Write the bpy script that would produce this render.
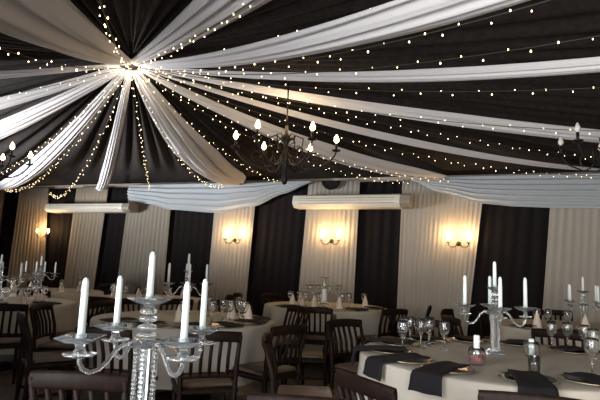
import bpy, math, random
from mathutils import Vector, Matrix, Quaternion
random.seed(7)
for o in list(bpy.data.objects): bpy.data.objects.remove(o)
S = bpy.context.scene
COL = S.collection
PI = math.pi
def rad(a): return math.radians(a)

# ---------------------------------------------------------------- camera
cd = bpy.data.cameras.new('camera'); cam = bpy.data.objects.new('camera', cd); COL.objects.link(cam)
cd.sensor_width = 36; cd.lens = 520 / 600 * 36; cd.clip_start = .05
PITCH, ROLL, CAMH = rad(7.2), rad(2.2), 1.3
fw = Vector((0, math.cos(PITCH), math.sin(PITCH))); up0 = Vector((0, -math.sin(PITCH), math.cos(PITCH))); rt0 = Vector((1, 0, 0))
rt = rt0 * math.cos(ROLL) + up0 * math.sin(ROLL); up = up0 * math.cos(ROLL) - rt0 * math.sin(ROLL)
m = Matrix((rt, up, -fw)).transposed().to_4x4(); m.translation = Vector((0, 0, CAMH))
cam.matrix_world = m; S.camera = cam

# ---------------------------------------------------------------- room frame: u along the far wall, v out from it
TH = math.atan(.386)
DU = Vector((math.cos(TH), -math.sin(TH), 0)); NV = Vector((-math.sin(TH), -math.cos(TH), 0)); OW = Vector((0, 9, 0))
ROT = -TH
def W(u, v, z=0): p = OW + DU * u + NV * v; return Vector((p.x, p.y, z))
U0, U1, V0, V1 = -7.4, 6.2, 0.0, 9.3
WALLH = 3.6

# ---------------------------------------------------------------- world, daylight through the openings, added fill, exposure
w = bpy.data.worlds.new('World'); S.world = w; w.use_nodes = True
w.node_tree.nodes['Background'].inputs[0].default_value = (.72, .82, 1, 1)
w.node_tree.nodes['Background'].inputs[1].default_value = .9
S.view_settings.view_transform = 'Standard'; S.view_settings.look = 'None'
S.view_settings.exposure = 0; S.view_settings.gamma = 1; S.view_settings.use_curve_mapping = False
def area(name, loc, target, sx, sy, power, col):
    l = bpy.data.lights.new(name, 'AREA'); l.shape = 'RECTANGLE'; l.size = sx; l.size_y = sy; l.energy = power; l.color = col
    o = bpy.data.objects.new(name, l); COL.objects.link(o); o.location = loc
    o.rotation_euler = (Vector(target) - Vector(loc)).to_track_quat('-Z', 'Z').to_euler()
    return o
# daylight in the left wall's window and in the doorway behind the camera
o = area('window_daylight', W(U0 + .02, 6.6, 1.2), W(U0 + 4, 3.2, 5.2), 3.2, 1.3, 850, (.90, .94, 1)); o.data.spread = rad(80)
dl = W(1.0, V1 + .02, 1.3); o = area('doorway_daylight', dl, dl + Vector((.80, .58, -.20)), 2.4, 2.2, 80, (.92, .95, 1)); o.data.spread = rad(88)

o = area('near_fill_light', W(4.6, V1 + .05, 1.5), W(5.0, 1, 1.9), 2.6, 1.6, 100, (1, .97, .93)); o.data.spread = rad(115)  # added fill light that lifts the dark areas; no window is known here

# ---------------------------------------------------------------- mesh builder
class MB:
    def __init__(s): s.v = []; s.f = []
    def add(s, vs, fs):
        n = len(s.v); s.v += [tuple(p) for p in vs]; s.f += [tuple(i + n for i in f) for f in fs]; return s
    def box(s, c, d, rz=0, M=None, bev=0):
        x, y, z = d[0] / 2, d[1] / 2, d[2] / 2
        b = min(bev, x * .9, y * .9, z * .9)
        R = M if M is not None else Matrix.Rotation(rz, 3, 'Z'); c = Vector(c)
        if b <= 0:
            vs = [Vector((a * x, e * y, g * z)) for a in (-1, 1) for e in (-1, 1) for g in (-1, 1)]
            fs = [(0, 1, 3, 2), (4, 6, 7, 5), (0, 4, 5, 1), (2, 3, 7, 6), (0, 2, 6, 4), (1, 5, 7, 3)]
        else:
            vs = []; idx = {}
            for a in (-1, 1):
                for e in (-1, 1):
                    for g in (-1, 1):
                        for k in range(3):
                            q = [x - b, y - b, z - b]; q[k] += b
                            idx[(a, e, g, k)] = len(vs); vs.append(Vector((a * q[0], e * q[1], g * q[2])))
            fs = []
            def quad(l): fs.append(tuple(idx[i] for i in l))
            for a in (-1, 1):
                quad([(a, -1, -1, 0), (a, 1, -1, 0), (a, 1, 1, 0), (a, -1, 1, 0)])
                quad([(-1, a, -1, 1), (1, a, -1, 1), (1, a, 1, 1), (-1, a, 1, 1)])
                quad([(-1, -1, a, 2), (1, -1, a, 2), (1, 1, a, 2), (-1, 1, a, 2)])
                for e in (-1, 1):
                    quad([(a, e, -1, 0), (a, e, 1, 0), (a, e, 1, 1), (a, e, -1, 1)])
                    quad([(a, -1, e, 0), (a, 1, e, 0), (a, 1, e, 2), (a, -1, e, 2)])
                    quad([(-1, a, e, 1), (1, a, e, 1), (1, a, e, 2), (-1, a, e, 2)])
                    for g in (-1, 1): fs.append((idx[(a, e, g, 0)], idx[(a, e, g, 1)], idx[(a, e, g, 2)]))
        return s.add([c + R @ p for p in vs], fs)
    def tube(s, pts, r, n=8, cap=True):
        P = [Vector(p) for p in pts]; rs = r if isinstance(r, (list, tuple)) else [r] * len(P)
        prev = None; vs = []
        for i, p in enumerate(P):
            t = (P[min(i + 1, len(P) - 1)] - P[max(i - 1, 0)]).normalized()
            if prev is None:
                a = Vector((0, 0, 1)) if abs(t.z) < .9 else Vector((1, 0, 0)); nx = t.cross(a).normalized()
            else:
                nx = (prev - t * prev.dot(t))
                nx = nx.normalized() if nx.length > 1e-6 else t.orthogonal().normalized()
            prev = nx; ny = t.cross(nx)
            for k in range(n):
                q = 2 * PI * k / n; vs.append(p + (nx * math.cos(q) + ny * math.sin(q)) * rs[i])
        fs = [(i * n + k, i * n + (k + 1) % n, (i + 1) * n + (k + 1) % n, (i + 1) * n + k) for i in range(len(P) - 1) for k in range(n)]
        if cap: fs += [tuple(reversed(range(n))), tuple((len(P) - 1) * n + k for k in range(n))]
        return s.add(vs, fs)
    def lathe(s, prof, n=16, c=(0, 0, 0), rot=0, cap=True, sq=None):
        c = Vector(c); vs = []
        for r, z in prof:
            for k in range(n):
                q = 2 * PI * k / n + rot
                vs.append(c + Vector((r * math.cos(q), r * math.sin(q), z)))
        fs = [(i * n + k, i * n + (k + 1) % n, (i + 1) * n + (k + 1) % n, (i + 1) * n + k) for i in range(len(prof) - 1) for k in range(n)]
        if cap:
            if prof[0][0] > 1e-5: fs.append(tuple(reversed(range(n))))
            if prof[-1][0] > 1e-5: fs.append(tuple((len(prof) - 1) * n + k for k in range(n)))
        return s.add(vs, fs)
    def grid(s, fn, nu, nv):
        vs = [fn(i / nu, j / nv) for i in range(nu + 1) for j in range(nv + 1)]; q = nv + 1
        return s.add(vs, [(i * q + j, (i + 1) * q + j, (i + 1) * q + j + 1, i * q + j + 1) for i in range(nu) for j in range(nv)])
    def mesh(s, name, mat, smooth=True):
        me = bpy.data.meshes.new(name); me.from_pydata(s.v, [], s.f); me.update()
        if mat: me.materials.append(mat)
        if smooth:
            for p in me.polygons: p.use_smooth = True
        return me
    def build(s, name, mat, parent=None, smooth=True, loc=None, solid=0):
        o = bpy.data.objects.new(name, s.mesh(name, mat, smooth)); COL.objects.link(o)
        if parent: o.parent = parent
        if loc is not None: o.location = loc
        if solid:
            md = o.modifiers.new('thickness', 'SOLIDIFY'); md.thickness = solid; md.offset = 0
        return o
def tag(o, label=None, cat=None, group=None, kind=None):
    if label: o['label'] = label
    if cat: o['category'] = cat
    if group: o['group'] = group
    if kind: o['kind'] = kind
    return o
def empty(name, loc=(0, 0, 0), rz=0):
    o = bpy.data.objects.new(name, None); COL.objects.link(o); o.location = loc; o.rotation_euler = (0, 0, rz); o.empty_display_size = .1
    return o
def copy_tree(o, parent=None):
    c = o.copy(); COL.objects.link(c)
    if parent: c.parent = parent
    for ch in list(o.children): copy_tree(ch, c)
    return c
def place(o, loc, rz=0): o.location = loc; o.rotation_euler = (0, 0, rz); return o
NUM = ['first', 'second', 'third', 'fourth', 'fifth', 'sixth', 'seventh', 'eighth', 'ninth', 'tenth', 'eleventh', 'twelfth', 'thirteenth', 'fourteenth', 'fifteenth', 'sixteenth']
def viewx(p):
    v = Vector(p) - cam.matrix_world.translation
    return v.dot(rt) / max(.05, v.dot(fw))

# ---------------------------------------------------------------- materials
def mat(name, col, rough=.6, metal=0, noise=0, nscale=8, trans=0, ior=1.45, emit=0, ecol=None, spec=.5, sheen=0, bump=0, bscale=60, stretch=None):
    M = bpy.data.materials.new(name); M.use_nodes = True; nt = M.node_tree; b = nt.nodes['Principled BSDF']
    b.inputs['Base Color'].default_value = (*col, 1); b.inputs['Roughness'].default_value = rough; b.inputs['Metallic'].default_value = metal
    b.inputs['Transmission Weight'].default_value = trans; b.inputs['IOR'].default_value = ior
    b.inputs['Specular IOR Level'].default_value = spec; b.inputs['Sheen Weight'].default_value = sheen
    if emit: b.inputs['Emission Color'].default_value = (*(ecol or col), 1); b.inputs['Emission Strength'].default_value = emit
    if noise or bump:
        tc = nt.nodes.new('ShaderNodeTexCoord'); mp = nt.nodes.new('ShaderNodeMapping'); nt.links.new(tc.outputs['Object'], mp.inputs[0])
        if stretch: mp.inputs['Scale'].default_value = stretch
    if noise:
        n = nt.nodes.new('ShaderNodeTexNoise'); n.inputs['Scale'].default_value = nscale; n.inputs['Detail'].default_value = 5
        nt.links.new(mp.outputs[0], n.inputs['Vector'])
        r = nt.nodes.new('ShaderNodeValToRGB'); r.color_ramp.elements[0].position = .3; r.color_ramp.elements[1].position = .7
        r.color_ramp.elements[0].color = (*[c * (1 - noise) for c in col], 1); r.color_ramp.elements[1].color = (*[min(1, c * (1 + noise)) for c in col], 1)
        nt.links.new(n.outputs['Fac'], r.inputs[0]); nt.links.new(r.outputs[0], b.inputs['Base Color'])
    if bump:
        n2 = nt.nodes.new('ShaderNodeTexNoise'); n2.inputs['Scale'].default_value = bscale; nt.links.new(mp.outputs[0], n2.inputs['Vector'])
        bp = nt.nodes.new('ShaderNodeBump'); bp.inputs['Strength'].default_value = bump; nt.links.new(n2.outputs['Fac'], bp.inputs['Height']); nt.links.new(bp.outputs[0], b.inputs['Normal'])
    return M
def sheer(name, col, tr=.35, clear=0.0):
    M = bpy.data.materials.new(name); M.use_nodes = True; nt = M.node_tree; nt.nodes.clear()
    out = nt.nodes.new('ShaderNodeOutputMaterial'); d = nt.nodes.new('ShaderNodeBsdfDiffuse'); t = nt.nodes.new('ShaderNodeBsdfTranslucent')
    tc = nt.nodes.new('ShaderNodeTexCoord'); n = nt.nodes.new('ShaderNodeTexNoise'); n.inputs['Scale'].default_value = 90
    r = nt.nodes.new('ShaderNodeValToRGB'); r.color_ramp.elements[0].color = (*[c * .93 for c in col], 1); r.color_ramp.elements[1].color = (*col, 1)
    nt.links.new(tc.outputs['Object'], n.inputs['Vector']); nt.links.new(n.outputs['Fac'], r.inputs[0])
    nt.links.new(r.outputs[0], d.inputs[0]); nt.links.new(r.outputs[0], t.inputs[0])
    mx = nt.nodes.new('ShaderNodeMixShader'); mx.inputs[0].default_value = tr
    nt.links.new(d.outputs[0], mx.inputs[1]); nt.links.new(t.outputs[0], mx.inputs[2]); nt.links.new(mx.outputs[0], out.inputs[0])
    return M
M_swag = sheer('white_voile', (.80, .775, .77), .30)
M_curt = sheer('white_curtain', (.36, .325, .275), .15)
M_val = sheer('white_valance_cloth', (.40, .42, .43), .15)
M_curt_shaded = sheer('white_curtain_shaded', (.26, .23, .185), .15)  # white curtain cloth with shade put into its colour, for one panel
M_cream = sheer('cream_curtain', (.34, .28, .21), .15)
M_black = mat('black_drape', (.026, .021, .019), .9, noise=.3, nscale=20, spec=.15)
M_blackp = mat('black_curtain', (.010, .008, .008), .9, noise=.2, nscale=20, spec=.1)
M_cloth = mat('table_linen', (.38, .345, .29), .85, noise=.06, nscale=6, bump=.05, spec=.2)
M_darkcl = mat('dark_linen', (.015, .012, .012), .85, noise=.2, spec=.2)
M_wood = mat('dark_mahogany', (.011, .005, .003), .55, noise=.4, nscale=10, spec=.15, stretch=(6, 6, 1))
M_pad = mat('brown_seat_leather', (.08, .052, .034), .6, noise=.2, nscale=14)
M_floor = mat('dark_floor', (.20, .16, .13), .5, noise=.35, nscale=3)
M_ceil = mat('dark_timber_ceiling', (.03, .018, .012), .8, noise=.3, nscale=5)
M_wall = mat('wall_plaster', (.33, .28, .22), .9, noise=.08, nscale=4)
M_iron = mat('wrought_iron', (.018, .014, .012), .45, metal=.6, noise=.2)
M_ac = mat('cream_plastic', (.60, .56, .46), .5, noise=.03)
M_acd = mat('dark_louver', (.22, .19, .15), .6, noise=.1)
M_glass = mat('clear_crystal', (.93, .97, .98), .05, trans=.95, ior=1.5, noise=0)
M_clear = mat('clear_glass', (.95, .97, .97), .03, trans=.985, ior=1.45)
M_wax = mat('white_wax', (.74, .80, .78), .5, noise=.03, nscale=20)
M_wick = mat('wick', (.03, .02, .02), .9, noise=.1)
M_nap = mat('black_napkin', (.010, .009, .010), .85, noise=.2, spec=.2)
M_plate = mat('black_charger', (.012, .011, .011), .25, noise=.1)
M_rim = mat('gilt_rim', (.45, .36, .22), .35, metal=.7, noise=.1)
M_wire = mat('green_wire', (.03, .03, .02), .6, noise=.1)
M_fairy = mat('fairy_bulb', (1, .78, .5), .4, emit=6, ecol=(1, .72, .40), noise=.02)
M_flame = mat('lit_bulb', (1, .8, .5), .4, emit=14, ecol=(1, .72, .38), noise=.02)
M_unlit = mat('frosted_bulb', (.7, .66, .6), .3, noise=.03)
M_chrome = mat('chrome', (.7, .7, .7), .18, metal=1, noise=.05)
M_vase = mat('white_ceramic', (.75, .75, .73), .3, noise=.03)
M_peach = mat('ivory_napkin', (.62, .52, .42), .8, noise=.08)
M_red = mat('rose_petals', (.25, .08, .07), .6, noise=.3, nscale=40)
M_frame = mat('brown_window_frame', (.05, .03, .02), .5, noise=.2)

# ---------------------------------------------------------------- shell
def struct(o): o['kind'] = 'structure'; return o
def panel(name, pts, m):
    mb = MB(); mb.add(pts, [tuple(range(len(pts)))]); return mb
def wallbox(name, u0, u1, v0, v1, z0, z1, m):
    mb = MB(); c = W((u0 + u1) / 2, (v0 + v1) / 2, (z0 + z1) / 2); mb.box((0, 0, 0), (abs(u1 - u0), abs(v1 - v0), z1 - z0))
    o = mb.build(name, m, smooth=False, loc=c); o.rotation_euler = (0, 0, ROT); return struct(o)
wallbox('floor', U0 - .2, U1 + .2, -.2, V1 + .2, -.1, 0, M_floor)
wallbox('ceiling', U0 - .2, U1 + .2, -.2, V1 + .2, WALLH, WALLH + .1, M_ceil)
wallbox('wall_far', U0 - .2, U1 + .2, -.2, 0, 0, WALLH, M_wall)
wallbox('wall_right', U1, U1 + .2, 0, V1, 0, WALLH, M_wall)
def wall_open(name, along, a0, a1, holes, fixed0, fixed1, m):
    mb = MB()
    def bx(x0, x1, q0, q1):
        if x1 - x0 < .01 or q1 - q0 < .01: return
        if along == 'v': mb.box(W((fixed0 + fixed1) / 2, (x0 + x1) / 2, (q0 + q1) / 2), (fixed1 - fixed0, x1 - x0, q1 - q0), rz=ROT)
        else: mb.box(W((x0 + x1) / 2, (fixed0 + fixed1) / 2, (q0 + q1) / 2), (x1 - x0, fixed1 - fixed0, q1 - q0), rz=ROT)
    x = a0
    for o0, o1, z0, z1 in holes:
        bx(x, o0, 0, WALLH); bx(o0, o1, 0, z0); bx(o0, o1, z1, WALLH); x = o1
    bx(x, a1, 0, WALLH)
    return struct(mb.build(name, m, smooth=False))
wall_open('wall_left', 'v', 0, V1, [(5.0, 8.2, .5, 1.9)], U0 - .2, U0, M_wall)
wall_open('wall_near', 'u', U0 - .2, U1 + .2, [(-.4, 2.4, 0, 2.4), (3.2, 6.0, .7, 2.4)], V1, V1 + .2, M_wall)  # the right-hand hole is made up, to pass the added fill light

# ---------------------------------------------------------------- curtains on the far wall
def curtain(name, u0t, u1t, u0b, u1b, z0, z1, v, m, folds, amp, label, cat, group):
    n = max(24, int(folds * 8)); c = W((u0b + u1b) / 2, v, z0); rs = random.random() * 6
    def fn(a, b):
        z = z1 + (z0 - z1) * b; ut = u0t + (u1t - u0t) * a; ub = u0b + (u1b - u0b) * a; u = ut + (ub - ut) * b
        d = amp * (.5 + .5 * b) * (math.sin(a * folds * 2 * PI + rs + .5 * math.sin(3 * a + b)) + .35 * math.sin(a * folds * 4.7 + 2 * rs + b * 2))
        return W(u, v + d, z) - c
    mb = MB().grid(fn, n, 10); o = mb.build(name, m, loc=c, solid=.006); return tag(o, label, cat, group)
TOPZ = 2.73
# white / cream panels: top u0,u1, bottom u0,u1
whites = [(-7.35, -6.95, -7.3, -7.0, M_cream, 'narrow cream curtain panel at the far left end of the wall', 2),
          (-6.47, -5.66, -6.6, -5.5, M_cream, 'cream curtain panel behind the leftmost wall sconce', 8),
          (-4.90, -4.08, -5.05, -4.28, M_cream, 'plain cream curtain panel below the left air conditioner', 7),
          (-3.55, -2.56, -3.72, -2.62, M_curt_shaded, 'wide white curtain panel right of the left air conditioner, without a sconce', 9),
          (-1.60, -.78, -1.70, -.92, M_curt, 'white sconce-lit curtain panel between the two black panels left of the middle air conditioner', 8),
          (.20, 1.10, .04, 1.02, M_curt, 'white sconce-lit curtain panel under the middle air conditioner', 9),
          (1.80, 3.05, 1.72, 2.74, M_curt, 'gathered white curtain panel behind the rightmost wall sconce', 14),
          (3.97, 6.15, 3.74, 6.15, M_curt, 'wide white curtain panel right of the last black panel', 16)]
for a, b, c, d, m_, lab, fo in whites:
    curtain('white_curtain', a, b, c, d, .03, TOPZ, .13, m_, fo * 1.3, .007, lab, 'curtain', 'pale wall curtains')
blacks = [(-6.98, -6.44, -7.05, -6.55, 'black curtain panel left of the leftmost wall sconce', 4),
          (-5.70, -4.86, -5.6, -5.0, 'black curtain panel between the two cream panels at left', 5),
          (-4.12, -3.50, -4.35, -3.65, 'black curtain panel under the right end of the left air conditioner', 4),
          (-2.62, -1.54, -2.68, -1.64, 'black curtain panel under the dipping white valance, right of the wide pale curtain', 7),
          (-.84, .26, -.98, .10, 'black curtain panel under the left end of the middle air conditioner', 7),
          (1.06, 1.88, .96, 1.76, 'black curtain panel under the right end of the middle air conditioner', 5),
          (2.98, 4.02, 2.68, 3.80, 'wide black curtain panel at right behind the crystal candelabra', 6)]
for a, b, c, d, lab, fo in blacks:
    curtain('black_curtain', a, b, c, d, .03, TOPZ - .01, .055, M_blackp, fo, .012, lab, 'curtain', 'black wall curtains')
# valances: swagged white cloth along the top of the wall
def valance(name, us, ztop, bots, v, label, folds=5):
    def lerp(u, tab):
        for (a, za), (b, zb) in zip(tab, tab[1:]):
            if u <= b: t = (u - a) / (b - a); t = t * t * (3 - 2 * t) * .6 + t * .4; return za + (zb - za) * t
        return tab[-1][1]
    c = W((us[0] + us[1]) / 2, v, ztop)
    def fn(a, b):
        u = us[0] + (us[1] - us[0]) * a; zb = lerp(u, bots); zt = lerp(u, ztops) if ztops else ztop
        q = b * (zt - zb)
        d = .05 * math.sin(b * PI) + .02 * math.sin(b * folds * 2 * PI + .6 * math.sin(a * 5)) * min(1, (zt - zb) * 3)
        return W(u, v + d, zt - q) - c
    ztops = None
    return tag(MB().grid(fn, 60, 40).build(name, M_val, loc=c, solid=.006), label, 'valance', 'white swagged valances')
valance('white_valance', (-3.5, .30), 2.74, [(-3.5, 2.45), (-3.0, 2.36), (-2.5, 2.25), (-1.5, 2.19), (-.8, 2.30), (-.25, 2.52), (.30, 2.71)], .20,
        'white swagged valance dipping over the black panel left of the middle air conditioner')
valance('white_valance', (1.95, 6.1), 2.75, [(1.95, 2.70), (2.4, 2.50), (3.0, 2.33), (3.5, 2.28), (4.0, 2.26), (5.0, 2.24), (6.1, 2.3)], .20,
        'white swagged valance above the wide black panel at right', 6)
# small black fabric loop hanging at the wall top above the middle air conditioner
mb = MB(); mb.grid(lambda a, b: Vector((math.cos(PI * a) * .16 * b, .02 * math.sin(PI * b), -math.sin(PI * a) * .15 * b)), 16, 6)
o = mb.build('black_fabric_loop', M_blackp, loc=W(.62, .21, 2.73), solid=.02); o.rotation_euler = (0, 0, ROT)
tag(o, 'small rounded black cloth loop hanging above the middle air conditioner', 'drape')

# ---------------------------------------------------------------- air conditioners
def aircon(u0, u1, z0, z1, dv, label):
    L = u1 - u0; h = z1 - z0; t = empty('air_conditioner', W((u0 + u1) / 2, .17, z0), ROT)
    tag(t, label, 'air conditioner', 'wall air conditioners')
    prof = [(0, 0), (-dv * .75, 0), (-dv * .97, h * .25), (-dv, h * .45), (-dv * .9, h * .9), (-dv * .75, h), (0, h)]
    e = .16
    def ext(x0, x1, sc=1):
        mb = MB(); n = len(prof); cy, cz = -dv / 2, h / 2
        vs = [Vector((x, cy + (y - cy) * sc, cz + (z - cz) * sc)) for x in (x0, x1) for y, z in prof]
        return mb.add(vs, [tuple(range(n)), tuple(reversed(range(n, 2 * n)))] + [(i, i + n, (i + 1) % n + n, (i + 1) % n) for i in range(n)])
    ext(-L / 2 + e * .3, L / 2 - e, .995).build('body', M_ac, t, smooth=False)
    ext(-L / 2, -L / 2 + e * .3, 1).build('end_cap', M_ac, t, smooth=False)
    tag(ext(L / 2 - e, L / 2, .97).build('louvered_end', M_acd, t, smooth=False), 'darker louvered end panel')
    lv = MB()
    for k in range(3): lv.box((-.06, -dv * (.99 - .02 * k), h * (.3 + .2 * k)), (L - e * 2.2, .012, .008))
    lv.build('front_grille', M_acd, t, smooth=False)
aircon(-5.36, -3.28, 2.19, 2.36, .30, 'long cream air conditioner at left, above the plain cream curtain panel')
aircon(.06, 1.98, 2.25, 2.46, .34, 'long cream air conditioner with dark right end above the middle wall sconce')

# ---------------------------------------------------------------- wall sconces
def point(name, loc, e, col, r=.03, parent=None):
    l = bpy.data.lights.new(name, 'POINT'); l.energy = e; l.color = col; l.shadow_soft_size = r
    o = bpy.data.objects.new(name, l); COL.objects.link(o); o.location = loc
    if parent: o.parent = parent
    return o
def make_sconce():
    t = empty('wall_sconce')
    MB().lathe([(0, 0), (.035, 0), (.038, .008), (.02, .02), (0, .022)], 16).build('backplate', M_iron, t).rotation_euler = (PI / 2, 0, 0)
    for s in (-1, 1):
        pts = [Vector((s * .02, -.02, 0)), Vector((s * .05, -.06, -.05)), Vector((s * .11, -.09, -.055)), Vector((s * .145, -.10, -.02)), Vector((s * .145, -.10, .0))]
        a = MB().tube(pts, .008, 6).build('arm', M_iron, t)
        MB().lathe([(.012, 0), (.032, .008), (.035, .014)], 12, (s * .145, -.10, 0)).build('drip_pan', M_iron, a)
        MB().lathe([(.012, .005), (.012, .05)], 10, (s * .145, -.10, 0)).build('candle_sleeve', M_wax, a)
        MB().lathe([(.008, .05), (.026, .075), (.024, .10), (.008, .135), (0, .14)], 10, (s * .145, -.10, 0)).build('bulb', M_flame, a)
        point('sconce_glow', (s * .145, -.075, .15), 9, (1, .62, .28), .03, a)
    return t
sc0 = make_sconce()
sl = [(-5.53, 1.72, 'two-candle wall sconce glowing on the cream curtain at far left'),
      (-1.13, 1.70, 'two-candle wall sconce between the black panels left of the middle air conditioner'),
      (.66, 1.72, 'two-candle wall sconce glowing below the middle air conditioner'),
      (2.67, 1.72, 'two-candle wall sconce at right, beside the wide black panel')]
for i, (u, z, lab) in enumerate(sl):
    o = sc0 if i == 0 else copy_tree(sc0)
    place(o, W(u, .19, z), ROT); tag(o, lab, 'wall sconce', 'wall sconces')

# ---------------------------------------------------------------- tent ceiling
HUB = Vector((-1.812, 5.2, 3.314))
def rimdist(ph):
    d = Vector((math.cos(ph), math.sin(ph), 0)); du, dv = d.dot(DU), d.dot(NV); h = HUB - OW; hu, hv = h.dot(DU), h.dot(NV); ts = []
    if du > 1e-6: ts.append((U1 - hu) / du)
    if du < -1e-6: ts.append((U0 - hu) / du)
    if dv > 1e-6: ts.append((V1 - hv) / dv)
    if dv < -1e-6: ts.append((V0 - hv) / dv)
    return min(ts)
# black lining: separate widths of black cloth radiating from the hub
NB = 20
for k in range(NB):
    a0 = -180 + 360 / NB * k; a1 = a0 + 360 / NB; rs = random.random() * 6
    def fn(a, b):
        ph = rad(a0 - .6 + (a1 - a0 + 1.2) * b); R = rimdist(ph) - .03; s = .012 + .988 * a; d = Vector((math.cos(ph), math.sin(ph), 0))
        p = HUB + d * (R * s); z = 3.42 + (2.80 - 3.42) * s - 4 * .03 * s * (1 - s)
        z += (.035 * math.sin(b * 2 * PI * 5 + rs) + .05 * -math.sin(PI * b) ) * math.sin(PI * min(1, s * 1.2 + .02)) ** .5 if s < .82 else 0
        return Vector((p.x, p.y, z)) - HUB
    o = MB().grid(fn, 14, 40).build('black_ceiling_drape', M_black, loc=HUB)
    tag(o, 'black cloth width of the tent ceiling lining radiating from the hub', 'ceiling drape', 'black ceiling lining drapes')
# hub ring
t = empty('ceiling_hub', HUB); tag(t, 'small round hub where all ceiling swags and light strings meet', 'ceiling hub')
MB().lathe([(0, .06), (.10, .06), (.12, .02), (.11, -.03), (.05, -.05), (0, -.05)], 24).build('plate', M_iron, t)
MB().tube([(0, 0, .06), (0, 0, WALLH - HUB.z)], .03, 10).build('post', M_iron, t)
point('hub_fill_light', (0, 0, -.28), 9, (1, .86, .68), .12, t)  # added light brightening the swags near the hub; no lamp hangs here

def swag_pt(ph, s, R, rh, sag):
    d = Vector((math.cos(ph), math.sin(ph), 0)); p = HUB + d * (R * s); return Vector((p.x, p.y, HUB.z + (rh - HUB.z) * s - 4 * sag * s * (1 - s)))
def swag(az, sag, rh, wid, label, droop=.2, pinch=.65):
    ph = rad(az); R = rimdist(ph) - .12; d = Vector((math.cos(ph), math.sin(ph), 0)); n = Vector((-d.y, d.x, 0)); rs = random.random() * 6
    def fn(a, b):
        s = .015 + .985 * a; p = swag_pt(ph, s, R, rh, sag)
        q = min(1, (s / .5)) ** .75; wd = .05 + (wid - .05) * q
        e = max(0, (s - .78) / .22); wd *= 1 - pinch * e * e
        x = (b - .5) * 2
        z = -droop * wd * (1 - x * x) + .058 * wd * math.sin(b * 2 * PI * 4.5 + rs + 1.3 * math.sin(a * 4 + rs)) + .02 * wd * math.sin(b * 2 * PI * 11 + 2 * rs + a * 3)
        return p + n * (x * wd / 2) + Vector((0, 0, z + droop * wd * .5)) - HUB
    o = MB().grid(fn, 56, 54).build('ceiling_swag', M_swag, loc=HUB, solid=.004); return tag(o, label, 'ceiling swag', 'white ceiling swags')
swags = [(-59, .33, 2.75, .44, 'white ceiling swag with light string along it, running towards the viewer above centre'),
         (-47.5, .41, 2.75, .36, 'broad white ceiling swag crossing the top of the photo to the upper right'),
         (-27.5, .27, 2.70, .18, 'white ceiling swag running nearly level to the right edge, upper one'),
         (1.5, .15, 2.70, .28, 'broad white ceiling swag to the right edge, behind the right chandelier'),
         (18, .21, 2.80, .18, 'thin white ceiling swag ending over the wide white curtain at right'),
         (34.5, .25, 2.75, .38, 'white ceiling swag ending at the wall above the rightmost sconce'),
         (80.5, .27, 2.75, .62, 'wide sagging white ceiling swag ending above the swagged valance'),
         (113.5, .42, 2.70, .17, 'straight white ceiling swag ending above the left air conditioner'),
         (128.5, .33, 2.75, .34, 'white ceiling swag ending at the far left corner behind left chandelier'),
         (147, .25, 2.72, .46, 'bright white ceiling swag to the left edge, just above the left chandelier'),
         (162, .25, 2.72, .38, 'bright white ceiling swag to the left edge, second above the left chandelier'),
         (-173, .25, 2.72, .34, 'thin-looking white ceiling swag to the left edge, below the big grey swag'),
         (-90.5, .29, 2.70, .85, 'wide grey-shaded white ceiling swag filling the upper left corner')]
for s_ in swags: swag(*s_)

# fairy light strings
bulb_me = MB().lathe([(.0015, .010), (.005, .005), (.0063, 0), (.004, -.006), (0, -.008)], 8).mesh('bulb', M_fairy)
def fairy(az, sag, rh, label, step=.16, smin=.03, rad_=.0, zig=.022, smax=.97):
    ph = rad(az); R = rimdist(ph) - .15; d = Vector((math.cos(ph), math.sin(ph), 0)); n = Vector((-d.y, d.x, 0))
    P = lambda s: swag_pt(ph, s, R, rh, sag) - HUB + Vector((0, 0, -.03))
    t = empty('fairy_light_string', HUB); tag(t, label, 'fairy lights', 'fairy light strings on the ceiling')
    MB().tube([P(smin + (smax - smin) * i / 60) for i in range(61)], .0035, 4).build('wire', M_wire, t)
    L = R * (smax - smin); nb = min(96, int(L / step * 1.35))
    for k in range(nb):
        s = smin + (smax - smin) * (k + .5 + random.uniform(-.3, .3)) / nb
        b = bpy.data.objects.new('bulb', bulb_me); COL.objects.link(b); b.parent = t
        off = zig * (1 if k % 2 else -1) * random.uniform(.3, 1.2)
        b.location = P(s) + Vector((0, 0, -.012 + off)) + n * random.uniform(-.02, .02)
        f = .58 + .3 * random.random(); b.scale = (f, f, f)
fl = 'fairy light string '
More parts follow.
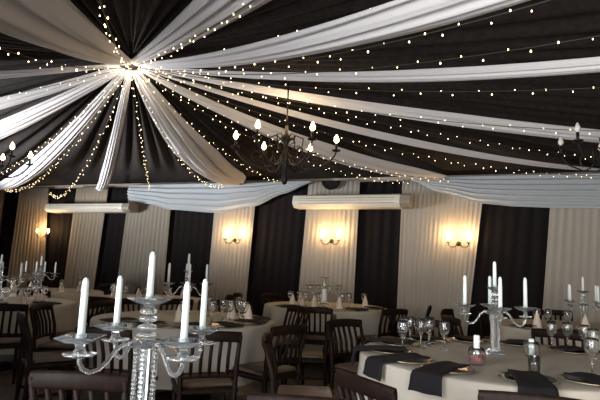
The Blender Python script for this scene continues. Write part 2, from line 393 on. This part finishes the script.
fairies = [(-74.5, .39, 2.70, fl + 'running towards the viewer beside the upper left swag', .13),
           (-59.5, .37, 2.65, fl + 'lying along the steep white swag above centre', .13),
           (-49, .27, 2.65, fl + 'just above the broad swag to the upper right', .14),
           (-46, .44, 2.75, fl + 'along the lower edge of the broad upper right swag', .16),
           (-36.5, .35, 2.75, fl + 'crossing the black lining alone at upper right', .2),
           (-21.5, .27, 2.75, fl + 'directly below the nearly level upper swag at right', .18),
           (-5.5, .27, 2.75, fl + 'draped across the broad swag behind the right chandelier', .19),
           (11.5, .15, 2.75, fl + 'below the broad swag reaching behind the right chandelier', .17),
           (17, .31, 2.75, fl + 'hanging below the thin white swag at right', .15),
           (33, .30, 2.75, fl + 'along the swag that ends above the rightmost sconce', .13),
           (39, .31, 2.72, fl + 'below the swag that ends above the rightmost sconce', .13),
           (68.5, .17, 2.75, fl + 'passing behind the middle chandelier to the wall', .14),
           (83.5, .42, 2.75, fl + 'along the left edge of the wide sagging swag', .12),
           (103, .01, 2.65, fl + 'hanging straight down the photo above the wide white curtain', .14),
           (121.5, .57, 2.70, fl + 'right of the swag that ends in the far left corner', .13),
           (127.5, .48, 2.80, fl + 'along the lower edge of the far left corner swag', .14),
           (133.5, .29, 2.70, fl + 'along the upper edge of the far left corner swag', .14),
           (-95, .47, 2.75, fl + 'below the wide grey swag at upper left', .14),
           (-172, .10, 2.70, fl + 'on the thin-looking swag at left', .16),
           (170, .25, 2.72, fl + 'in the gap between the bright left swags', .15)]
for a in fairies: fairy(*a)

# ---------------------------------------------------------------- chandeliers
def make_chandelier(lit=True, top=1.2, arms=6, name='chandelier'):
    t = empty('chandelier')
    MB().lathe([(0, -.30), (.018, -.29), (.035, -.25), (.02, -.2), (.03, -.16), (.015, -.12), (.05, -.06), (.06, -.02), (.025, .03), (.02, .10), (.045, .16), (.02, .22), (.012, .30)], 14).build('body', M_iron, t)
    MB().tube([(0, 0, .28), (0, 0, top)], .008, 6).build('stem', M_iron, t)
    MB().lathe([(.012, top - .07), (.04, top - .05), (.06, top)], 14).build('ceiling_rose', M_iron, t)
    for k in range(arms):
        q = 2 * PI * k / arms + .12; dx, dy = math.cos(q), math.sin(q)
        pr = [(.04, -.03), (.10, -.10), (.20, -.14), (.32, -.12), (.43, -.06), (.485, .01), (.50, .05)]
        a = MB().tube([(r * dx, r * dy, z) for r, z in pr], [.011, .011, .010, .009, .009, .008, .008], 6).build('arm', M_iron, t)
        sc = [(.30 + .07 * math.cos(u), -.05 + .07 * math.sin(u)) for u in [4.6 - i * .55 for i in range(11)]]
        sc = [(r_ * 1.0 - .004 * i, z_ + .002 * i) for i, (r_, z_) in enumerate(sc)]
        MB().tube([(r * dx, r * dy, z) for r, z in sc], .007, 5).build('scroll', M_iron, a)
        sc = [(.03, .14), (.10, .20), (.17, .17), (.16, .09), (.11, .10)]
        MB().tube([(r * dx, r * dy, z) for r, z in sc], .007, 5).build('scroll', M_iron, a)
        MB().lathe([(.01, .05), (.04, .058), (.045, .07)], 12, (.5 * dx, .5 * dy, 0)).build('drip_pan', M_iron, a)
        MB().lathe([(.013, .06), (.013, .14)], 10, (.5 * dx, .5 * dy, 0)).build('candle_sleeve', M_iron, a)
        MB().lathe([(.008, .14), (.026, .165), (.022, .19), (.006, .225), (0, .23)], 10, (.5 * dx, .5 * dy, 0)).build('bulb', M_flame if lit else M_unlit, a)
    return t
def ceil_z(p):
    v = Vector((p[0], p[1], 0)) - Vector((HUB.x, HUB.y, 0)); s = v.length / rimdist(math.atan2(v.y, v.x)); return 3.42 - .62 * s - .06
c1 = (-.16, 5.05, 2.38); o = make_chandelier(True, ceil_z(c1) - c1[2]); place(o, c1, -.12)
point('chandelier_glow', (0, 0, .34), 17, (1, .70, .38), .25, o)
tag(o, 'dark iron chandelier with lit candle bulbs hanging in the middle above the room', 'chandelier', 'iron chandeliers')
c2 = (-3.74, 6.0, 2.34); o = make_chandelier(True, ceil_z(c2) - c2[2]); place(o, c2, .5)
point('chandelier_glow', (0, 0, .34), 4, (1, .70, .38), .25, o)
tag(o, 'dark iron chandelier with lit bulbs cut by the left edge', 'chandelier', 'iron chandeliers')
c3 = (2.86, 4.55, 2.40); o = make_chandelier(False, ceil_z(c3) - c3[2]); place(o, c3, .2)
tag(o, 'unlit iron chandelier of which one arm shows at right edge', 'chandelier', 'iron chandeliers')

# ---------------------------------------------------------------- tables and cloths
def table(cx, cy, R, name, m=M_cloth, drop=.45, H=.745):
    t = empty('round_table', (cx, cy, 0)); tag(t, 'round banquet table, ' + name + ', hidden under its cloth', 'table', 'round banquet tables')
    MB().lathe([(0, H - .03), (R - .02, H - .03), (R - .005, H - .015), (R - .02, H), (0, H)], 48).build('tabletop', M_wood, t)
    MB().lathe([(.05, .04), (.045, .4), (.06, H - .03)], 12).build('pedestal', M_wood, t)
    MB().lathe([(0, .0), (.28, 0), (.28, .02), (.06, .05), (0, .05)], 20).build('foot', M_wood, t)
    rs = random.random() * 6; nf = int(R * 17)
    def fn(a, b):
        q = 2 * PI * b; top = H + .006
        if a < .4: r = (R + .004) * a / .4; z = top
        elif a < .46: r = R + .004 + .010 * (a - .4) / .06; z = top - .012 * ((a - .4) / .06) ** 2
        else:
            e = (a - .46) / .54; r = R + .014 + e * .03 + .022 * e ** .7 * math.sin(q * nf + rs + .5 * math.sin(q * 3)); z = top - .012 - drop * e
        return Vector((r * math.cos(q), r * math.sin(q), z))
    o = MB().grid(fn, 30, nf * 8).build('tablecloth', m, loc=(cx, cy, 0)); tag(o, 'cream cloth over the round table ' + name, 'tablecloth', 'round tablecloths')
    return (cx, cy, R, H + .007)
T1 = table(1.38, 3.54, .93, 'nearest at right')
T2 = table(-1.06, 5.15, .85, 'behind the large candelabra')
T3 = table(.42, 7.45, .85, 'before the middle sconce')
T4 = table(3.05, 5.75, .85, 'before the right-hand white curtain')
T5 = table(-4.0, 8.45, .85, 'furthest back at left')
T6 = table(-3.5, 6.2, .85, 'cut by the left edge')
T7 = table(-2.15, 7.7, .80, 'before the wide white curtain')
TN = {id(T1): 'nearest table', id(T2): 'table behind the large candelabra', id(T3): 'table before the middle sconce', id(T4): 'table by the right-hand white curtain',
      id(T5): 'table furthest back at left', id(T6): 'table at left edge', id(T7): 'table before the wide white curtain'}
# pedestal stand under the large candelabra (its top lies just below the picture)
FX, FY = -.49, 1.77
t = empty('pedestal_stand', (FX, FY, 0)); tag(t, 'small dark round stand carrying the large crystal candelabra', 'stand')
MB().lathe([(0, .75), (.16, .75), (.17, .765), (.16, .78), (0, .78)], 28).build('top', M_wood, t)
MB().lathe([(.05, .03), (.03, .2), (.03, .6), (.06, .75)], 14).build('column', M_wood, t)
MB().lathe([(0, 0), (.17, 0), (.17, .02), (.05, .04), (0, .04)], 24).build('foot', M_wood, t)

# ---------------------------------------------------------------- chairs
def make_chair():
    t = empty('dining_chair'); w_, d_, H = .42, .42, .83
    MB().box((0, 0, .43), (w_, d_, .035), bev=.01).build('seat', M_wood, t, False)
    tag(MB().box((0, .005, .462), (w_ - .03, d_ - .05, .04), bev=.018).build('seat_pad', M_pad, t), 'brown padded seat')
    for s in (-1, 1):
        MB().tube([(s * .18, .18, .42), (s * .185, .185, 0)], [.020, .015], 6).build('leg', M_wood, t)
        MB().tube([(s * .185, -.22, 0), (s * .185, -.195, .42), (s * .19, -.21, .62), (s * .195, -.265, H - .02)], [.017, .02, .018, .015], 6).build('leg', M_wood, t)
        MB().box((s * .183, -.01, .2), (.018, .36, .025)).build('stretcher', M_wood, t, False)
    def rail(zc, h, y, bow, th=.022):
        def f(a, b):
            q = (a - .5) * 2; bb = b * 2 * PI; cy = math.cos(bb); sz = math.sin(bb)
            return Vector((q * .205, y - bow * (1 - q * q) + th / 2 * cy, zc + h / 2 * sz + (.012 * (1 - q * q) if bow else 0)))
        return MB().grid(f, 12, 10)
    rail(H - .035, .075, -.258, .03).build('top_rail', M_wood, t)
    rail(.53, .04, -.203, .012).build('lower_rail', M_wood, t)
    for k in range(5):
        x = (k - 2) * .062; b = 1 - (x / .2) ** 2
        MB().tube([(x, -.203 - .012 * b, .53), (x, -.215 - .02 * b, .66), (x, -.25 - .03 * b, H - .05)], .013, 6).build('slat', M_wood, t)
    return t
chair0 = make_chair(); CH = []
TABS = [T1, T2, T3, T4, T5, T6, T7]
def chair_at(x, y, face, gap=.44, mar=.265):     # face: direction (radians) the sitter looks
    if any(math.hypot(c.location.x - x, c.location.y - y) < gap for c in CH) or any(math.hypot(T[0] - x, T[1] - y) < T[2] + mar for T in TABS): return None
    o = chair0 if not CH else copy_tree(chair0); place(o, (x, y, 0), face - PI / 2); CH.append(o); return o
def around(T, lst):
    row = []
    for ph, r in lst:
        q = rad(ph); r = max(r, T[2] + .30); x, y = T[0] + r * math.cos(q), T[1] + r * math.sin(q)
        if abs(viewx((x, y, .5))) > .61: continue
        c = chair_at(x, y, q + PI + random.uniform(-.06, .06), .56, .295)
        if c: row.append(c)
    row.sort(key=lambda c: viewx(c.location))
    for i, c in enumerate(row):
        tag(c, 'dark slat-back wooden chair, %s from the left around the %s' % (NUM[i], TN[id(T)]), 'chair', 'dark dining chairs')
around(T1, [(253, 1.20), (180, 1.30), (128, 1.27), (97, 1.27)])
around(T2, [(-72, 1.36), (-44, 1.14), (0, 1.16), (40, 1.13), (88, 1.13), (130, 1.13), (180, 1.14), (214, 1.16), (-98, 1.32), (-129, 1.30), (-160, 1.32)])
around(T3, [(-58, 1.12), (-17, 1.14), (-98, 1.12), (-140, 1.14), (170, 1.12), (125, 1.1)])
around(T4, [(236, 1.18), (148, 1.14), (108, 1.12), (72, 1.12), (190, 1.2), (280, 1.15)])
around(T5, [(-70, 1.12), (-110, 1.12), (-25, 1.12), (20, 1.12), (70, 1.12), (120, 1.12)])
around(T6, [(-58, 1.16), (-15, 1.13), (28, 1.12), (72, 1.12), (-95, 1.15), (-128, 1.15)])
around(T7, [(-60, 1.10), (-100, 1.10), (-20, 1.10), (25, 1.10), (75, 1.10), (120, 1.10), (180, 1.10)])
c = chair_at(.53, 2.45, rad(30)); tag(c, 'dark slat-back chair turned sideways at the front left of the nearest table', 'chair', 'dark dining chairs')
c = chair_at(-.86, 2.46, PI / 2 - .05); tag(c, 'dark slat-back chair close by, below the large crystal candelabra', 'chair', 'dark dining chairs')
c = chair_at(.07, 2.21, PI / 2 - .12); tag(c, 'dark slat-back chair close by at bottom centre, cut by the bottom edge', 'chair', 'dark dining chairs')

# ---------------------------------------------------------------- candelabras
def make_candelabra(colmat=M_glass, white=False):
    t = empty('candelabra')
    MB().lathe([(0, 0), (.09, 0), (.09, .012), (.07, .02), (.05, .035), (0, .035)], 4, rot=PI / 4).build('base', M_glass, t, False)
    if white:
        MB().lathe([(.035, .03), (.05, .06), (.042, .14), (.03, .2), (.04, .235)], 16).build('column', M_vase, t)
    else:
        for k in range(4):
            q = PI / 4 + k * PI / 2; prof = []
            for i in range(14):
                z = .035 + i * .0143; prof += [(.006, z), (.0095, z + .004), (.0095, z + .010), (.006, z + .0143)]
            MB().lathe(prof, 8, (.031 * math.cos(q), .031 * math.sin(q), 0)).build('beaded_rod', M_glass, t)
        MB().lathe([(.015, .035), (.015, .235)], 6).build('column', M_glass, t, False)
    MB().lathe([(0, .233), (.062, .235), (.066, .243), (.05, .255), (.03, .26), (0, .26)], 8).build('hub', M_glass, t, False)
    for i, z in enumerate((.272, .298, .324, .350)):
        MB().lathe([(.010, z - .012), (.028, z - .006), (.036 - .003 * i, z), (.028, z + .006), (.010, z + .013)], 12).build('glass_disc', M_glass, t)
    dish = lambda R_, z, n: [(.014, z - .016), (.02, z - .006), (R_ * .55, z - .004), (R_, z + .012), (R_ * .97, z + .016), (R_ * .5, z + .003), (.0, z + .002)]
    MB().lathe(dish(.075, .378, 4), 4, rot=PI / 4).build('candle_dish', M_glass, t, False)
    MB().lathe([(.012, .38), (.017, .385), (.017, .40), (.0125, .40)], 12).build('candle_cup', M_glass, t)
    for k in range(4):
        q = k * PI / 2; dx, dy = math.cos(q), math.sin(q)
        pr = [(.045, .245), (.075, .250), (.105, .232), (.13, .200), (.155, .178), (.185, .172), (.207, .184), (.218, .205), (.22, .232)]
        a = MB().tube([(r * dx, r * dy, z) for r, z in pr], .0075, 8).build('arm', M_glass, t)
        MB().lathe([(.012, .218), (.045, .226), (.052, .232), (.02, .232), (.013, .25)], 12, (.22 * dx, .22 * dy, 0)).build('lower_dish', M_glass, a)
        MB().lathe(dish(.082, .268, 4), 4, (.22 * dx, .22 * dy, 0), rot=q).build('candle_dish', M_glass, a, False)
        MB().lathe([(.012, .268), (.017, .273), (.017, .29), (.0125, .29)], 12, (.22 * dx, .22 * dy, 0)).build('candle_cup', M_glass, a)
    return t
def make_candle(h):
    t = empty('taper_candle')
    MB().lathe([(0, 0), (.0115, 0), (.0108, h * .6), (.0098, h - .014), (.006, h - .003), (0, h)], 14).build('wax', M_wax, t)
    MB().tube([(0, 0, h - .002), (.001, 0, h + .007)], .0012, 5).build('wick', M_wick, t)
    return t
cand0 = make_candelabra(); candw = None
tall0, short0 = make_candle(.185), make_candle(.165); used = set()
def candle(src, loc, lab, k=1):
    o = src if src.name not in used else copy_tree(src); used.add(src.name); place(o, loc); o.scale = (k, k, k); tag(o, lab, 'candle', 'white taper candles')
POS5 = ['leftmost', 'second from left', 'centre', 'second from right', 'rightmost']
def candelabra(x, y, z, rz, lab, short, src=None, first=False, candles=True, k=1, kx=1):
    o = (src or cand0) if first else copy_tree(src or cand0); place(o, (x, y, z), rz); o.scale = (kx, kx, k); tag(o, lab, 'candelabra', 'crystal candelabras')
    if not candles: return
    pts = [(Vector((x, y, z + .3835 * k)), short0)]
    for j in range(4):
        q = rz + j * PI / 2; pts.append((Vector((x + .22 * kx * math.cos(q), y + .22 * kx * math.sin(q), z + .2735 * k)), tall0))
    outer = sorted(pts[1:], key=lambda p: viewx(p[0])); 
    names = ['leftmost', 'second from left', 'second from right', 'rightmost']
    candle(short0, pts[0][0], 'raised centre white taper candle of the ' + short, k)
    for n_, (p, s_) in zip(names, outer): candle(tall0, p, 'outer white taper candle, %s on the %s' % (n_, short), k)
candelabra(FX, FY, .781, rad(45), 'large clear crystal candelabra closest to the viewer, with five white candles', 'large crystal candelabra', first=True)
candelabra(T1[0] - .01, T1[1] + .1, T1[3], rad(-11), 'clear crystal candelabra with white candles standing on the nearest table at right', 'nearest table candelabra', k=1.15, kx=.9)
candelabra(T2[0] - .08, T2[1] + .35, T2[3], rad(16), 'crystal candelabra before a black curtain panel, behind the large candelabra', 'candelabra behind the large one', k=1.15, kx=.88)
candelabra(T4[0] + .08, T4[1], T4[3], rad(20), 'crystal candelabra before the white curtain at right edge', 'candelabra before the right-hand white curtain', kx=.85)
candelabra(T5[0] - .12, T5[1], T5[3], rad(10), 'crystal candelabra below the leftmost wall sconce', 'candelabra below the leftmost sconce')
candelabra(T6[0] - .05, T6[1] + .1, T6[3], rad(25), 'crystal candelabra cut by the left edge', 'candelabra at the left edge')
candelabra(T3[0] - .02, T3[1] + .2, T3[3], rad(20), 'crystal candelabra without candles on a white vase foot, below the middle sconce', '', src=make_candelabra(white=True), first=True, candles=False)

# ---------------------------------------------------------------- tableware
glass0 = MB().lathe([(.0, 0), (.034, .001), (.033, .004), (.006, .008), (.0045, .05), (.005, .085), (.02, .10), (.035, .125), (.039, .15), (.036, .185), (.032, .20), (.030, .20), (.0345, .183), (.037, .15), (.033, .127), (.017, .104), (0, .095)], 16, cap=False).build('wine_glass', M_clear)
tumb0 = MB().lathe([(0, 0), (.03, 0), (.034, .09), (.032, .09), (.028, .008), (0, .008)], 14, cap=False).build('tumbler', M_clear)
ug = set()
def dup1(o):
    if o.name not in ug: ug.add(o.name); return o
    c = o.copy(); COL.objects.link(c); return c
def label_row(items, fmt, cat, group):
    items.sort(key=lambda c: viewx(c.location))
    for i, c in enumerate(items): tag(c, fmt % (NUM[i] if i < len(NUM) else str(i + 1) + 'th'), cat, group)
def glasses(T, pts, where):
    row = []
    for x, y in [p for p in pts if abs(viewx((p[0], p[1], .8))) < .59]: o = dup1(glass0); place(o, (x, y, T[3])); row.append(o)
    label_row(row, 'clear wine glass, %s from the left on the ' + where, 'wine glass', 'wine glasses')
def pol(T, ph, r): return (T[0] + r * math.cos(rad(ph)), T[1] + r * math.sin(rad(ph)))
glasses(T1, [(.80, 3.88), (.90, 3.80), (.86, 3.98), (.98, 3.90), (1.02, 4.02), (.74, 3.66), (1.05, 3.74),
             (1.98, 4.10), (2.06, 4.02), (1.92, 3.98), (2.10, 3.86), (2.02, 3.60), (1.70, 3.05)], 'nearest table')
glasses(T2, [(-.62, 5.0), (-.54, 5.1), (-.70, 5.12), (-.48, 4.95), (-.76, 4.85), (-1.0, 4.75), (-1.3, 4.8), (-.9, 5.5), (-.6, 5.55)], 'table behind the large candelabra')
glasses(T3, [(.05, 7.2), (.13, 7.12), (-.08, 7.3), (.62, 7.1), (.72, 7.2), (.95, 7.4), (.3, 6.95)], 'table before the middle sconce')
glasses(T4, [(2.55, 5.6), (2.62, 5.5), (2.75, 5.35), (3.15, 5.3), (3.25, 5.25)], 'table by the right-hand white curtain')
glasses(T5, [(-4.3, 8.0), (-3.9, 7.9), (-3.6, 8.1), (-3.45, 8.4)], 'table furthest back at left')
glasses(T6, [(-3.3, 5.7), (-3.15, 5.75), (-3.0, 5.9), (-2.95, 6.2), (-3.2, 6.5), (-3.4, 5.65)], 'table at left edge')
glasses(T7, [(-2.5, 7.2), (-2.3, 7.1), (-2.0, 7.1), (-1.8, 7.3), (-2.6, 7.5)], 'table before the wide white curtain')
# chargers, plates
def make_charger():
    t = empty('charger_plate')
    MB().lathe([(0, 0), (.10, 0), (.15, .010), (.152, .013), (.10, .005), (0, .005)], 28).build('dish', M_plate, t)
    tag(MB().lathe([(.137, .0085), (.15, .0135), (.1525, .0128), (.152, .010)], 28, cap=False).build('rim', M_rim, t), 'thin gilt rim')
    return t
ch0 = make_charger(); chn = [0]
def make_napkin(R, ph, T, hang, wid=.18):
    q = rad(ph); d = Vector((math.cos(q), math.sin(q), 0)); n = Vector((-d.y, d.x, 0)); c = Vector((T[0], T[1], T[3])) + d * (R - .25)
    path = [(-.05, .0245), (.05, .026), (.10, .0255), (.16, .021), (.22, .016), (.262, .014), (.288, .008), (.300, -.012), (.306, -.06)]
    if hang: path += [(.310, -.075), (.313, -.09)]
    else: path = path[:5]
    L = len(path) - 1
    def fn(a, b):
        i = min(L - 1, int(a * L)); f = a * L - i; r = path[i][0] + (path[i + 1][0] - path[i][0]) * f; z = path[i][1] + (path[i + 1][1] - path[i][1]) * f
        x = (b - .5) * 2; return d * r + n * (x * wid / 2 * (1 - .12 * math.cos(a * 2.5))) + Vector((0, 0, z + .002 * math.sin(b * 9 + ph)))
    return MB().grid(fn, L * 3, 8).build('napkin', M_nap, loc=c, solid=.008)
def settings(T, phs, hang, where):
    row, nr = [], []
    for ph in phs:
        if abs(viewx((*pol(T, ph, T[2] - .2), .76))) > .61: continue
        o = ch0 if chn[0] == 0 else copy_tree(ch0); chn[0] += 1
        x, y = pol(T, ph, T[2] - .20); place(o, (x, y, T[3])); row.append(o)
        nr.append(make_napkin(T[2], ph, T, hang))
    label_row(row, 'black gilt-rimmed charger, %s from the left on the ' + where, 'plate', 'black charger plates')
    label_row(nr, 'folded black napkin, %s from the left on the ' + where, 'napkin', 'black napkins')
settings(T1, [176, 202, 226, 258, 285, 312, 146, 116, 88, 60, 30], True, 'nearest table')
settings(T2, [-75, -48, -20, -105, -135, 10], False, 'table behind the large candelabra')
settings(T3, [-58, -98, -140, -17], False, 'table before the middle sconce')
settings(T4, [236, 200, 280], False, 'table by the right-hand white curtain')
settings(T6, [-58, -15, -95], False, 'table at left edge')
# upright folded ivory napkins
fold0 = MB().lathe([(0, .16), (.012, .15), (.035, .08), (.05, .01), (.055, 0)], 7, cap=False).build('folded_napkin', M_peach)
def folds(T, pts, where):
    row = []
    for ph, r in [p for p in pts if abs(viewx((*pol(T, *p), .76))) < .59]: o = dup1(fold0); x, y = pol(T, ph, r); place(o, (x, y, T[3] + .001), random.random() * 3); row.append(o)
    label_row(row, 'ivory cone-folded napkin, %s from the left on the ' + where, 'napkin', 'ivory cone napkins')
folds(T3, [(-120, .35), (-160, .5), (175, .35), (-70, .45), (-10, .55)], 'table before the middle sconce')
folds(T6, [(-30, .45), (10, .5), (-70, .4), (50, .45)], 'table at left edge')
folds(T7, [(-90, .5), (-40, .5), (-140, .5), (0, .5), (180, .5)], 'table before the wide white curtain')
folds(T5, [(-90, .5), (-40, .5), (-130, .5), (10, .5)], 'table furthest back at left')
folds(T4, [(205, .6), (255, .35)], 'table by the right-hand white curtain')
folds(T2, [(0, .6), (20, .45), (-90, .3)], 'table behind the large candelabra')
# jars with pillar candles on the nearest table
def jar(x, y, T, lab, lab2, petals=True):
    t = empty('candle_jar', (x, y, T[3])); tag(t, lab, 'jar')
    MB().lathe([(0, 0), (.04, 0), (.052, .02), (.052, .075), (.045, .10), (.042, .10), (.048, .073), (.048, .022), (.037, .006), (0, .006)], 18, cap=False).build('glass', M_clear, t)
    if petals: MB().lathe([(0, .007), (.035, .008), (.045, .024), (.046, .055), (.03, .062), (0, .06)], 14).build('petals', M_red, t)
    z = .062 if petals else .008
    c = empty('pillar_candle', (x, y, T[3] + z)); tag(c, lab2, 'candle')
    MB().lathe([(0, 0), (.018, 0), (.018, .105), (.014, .11), (0, .108)], 16).build('wax', M_wax, c)
    MB().tube([(0, 0, .107), (0, .001, .118)], .0014, 5).build('wick', M_wick, c)
jar(1.10, 3.22, T1, 'glass jar with dark red petals standing before the nearest table candelabra', 'short white pillar candle in the jar with dark red petals')
jar(1.60, 3.60, T1, 'clear glass jar right of the nearest table candelabra', 'short white pillar candle in the clear jar right of the candelabra', False)
o = dup1(tumb0); place(o, (1.36, 3.03, T1[3])); tag(o, 'low clear tumbler on the nearest table behind the front chair', 'glass')
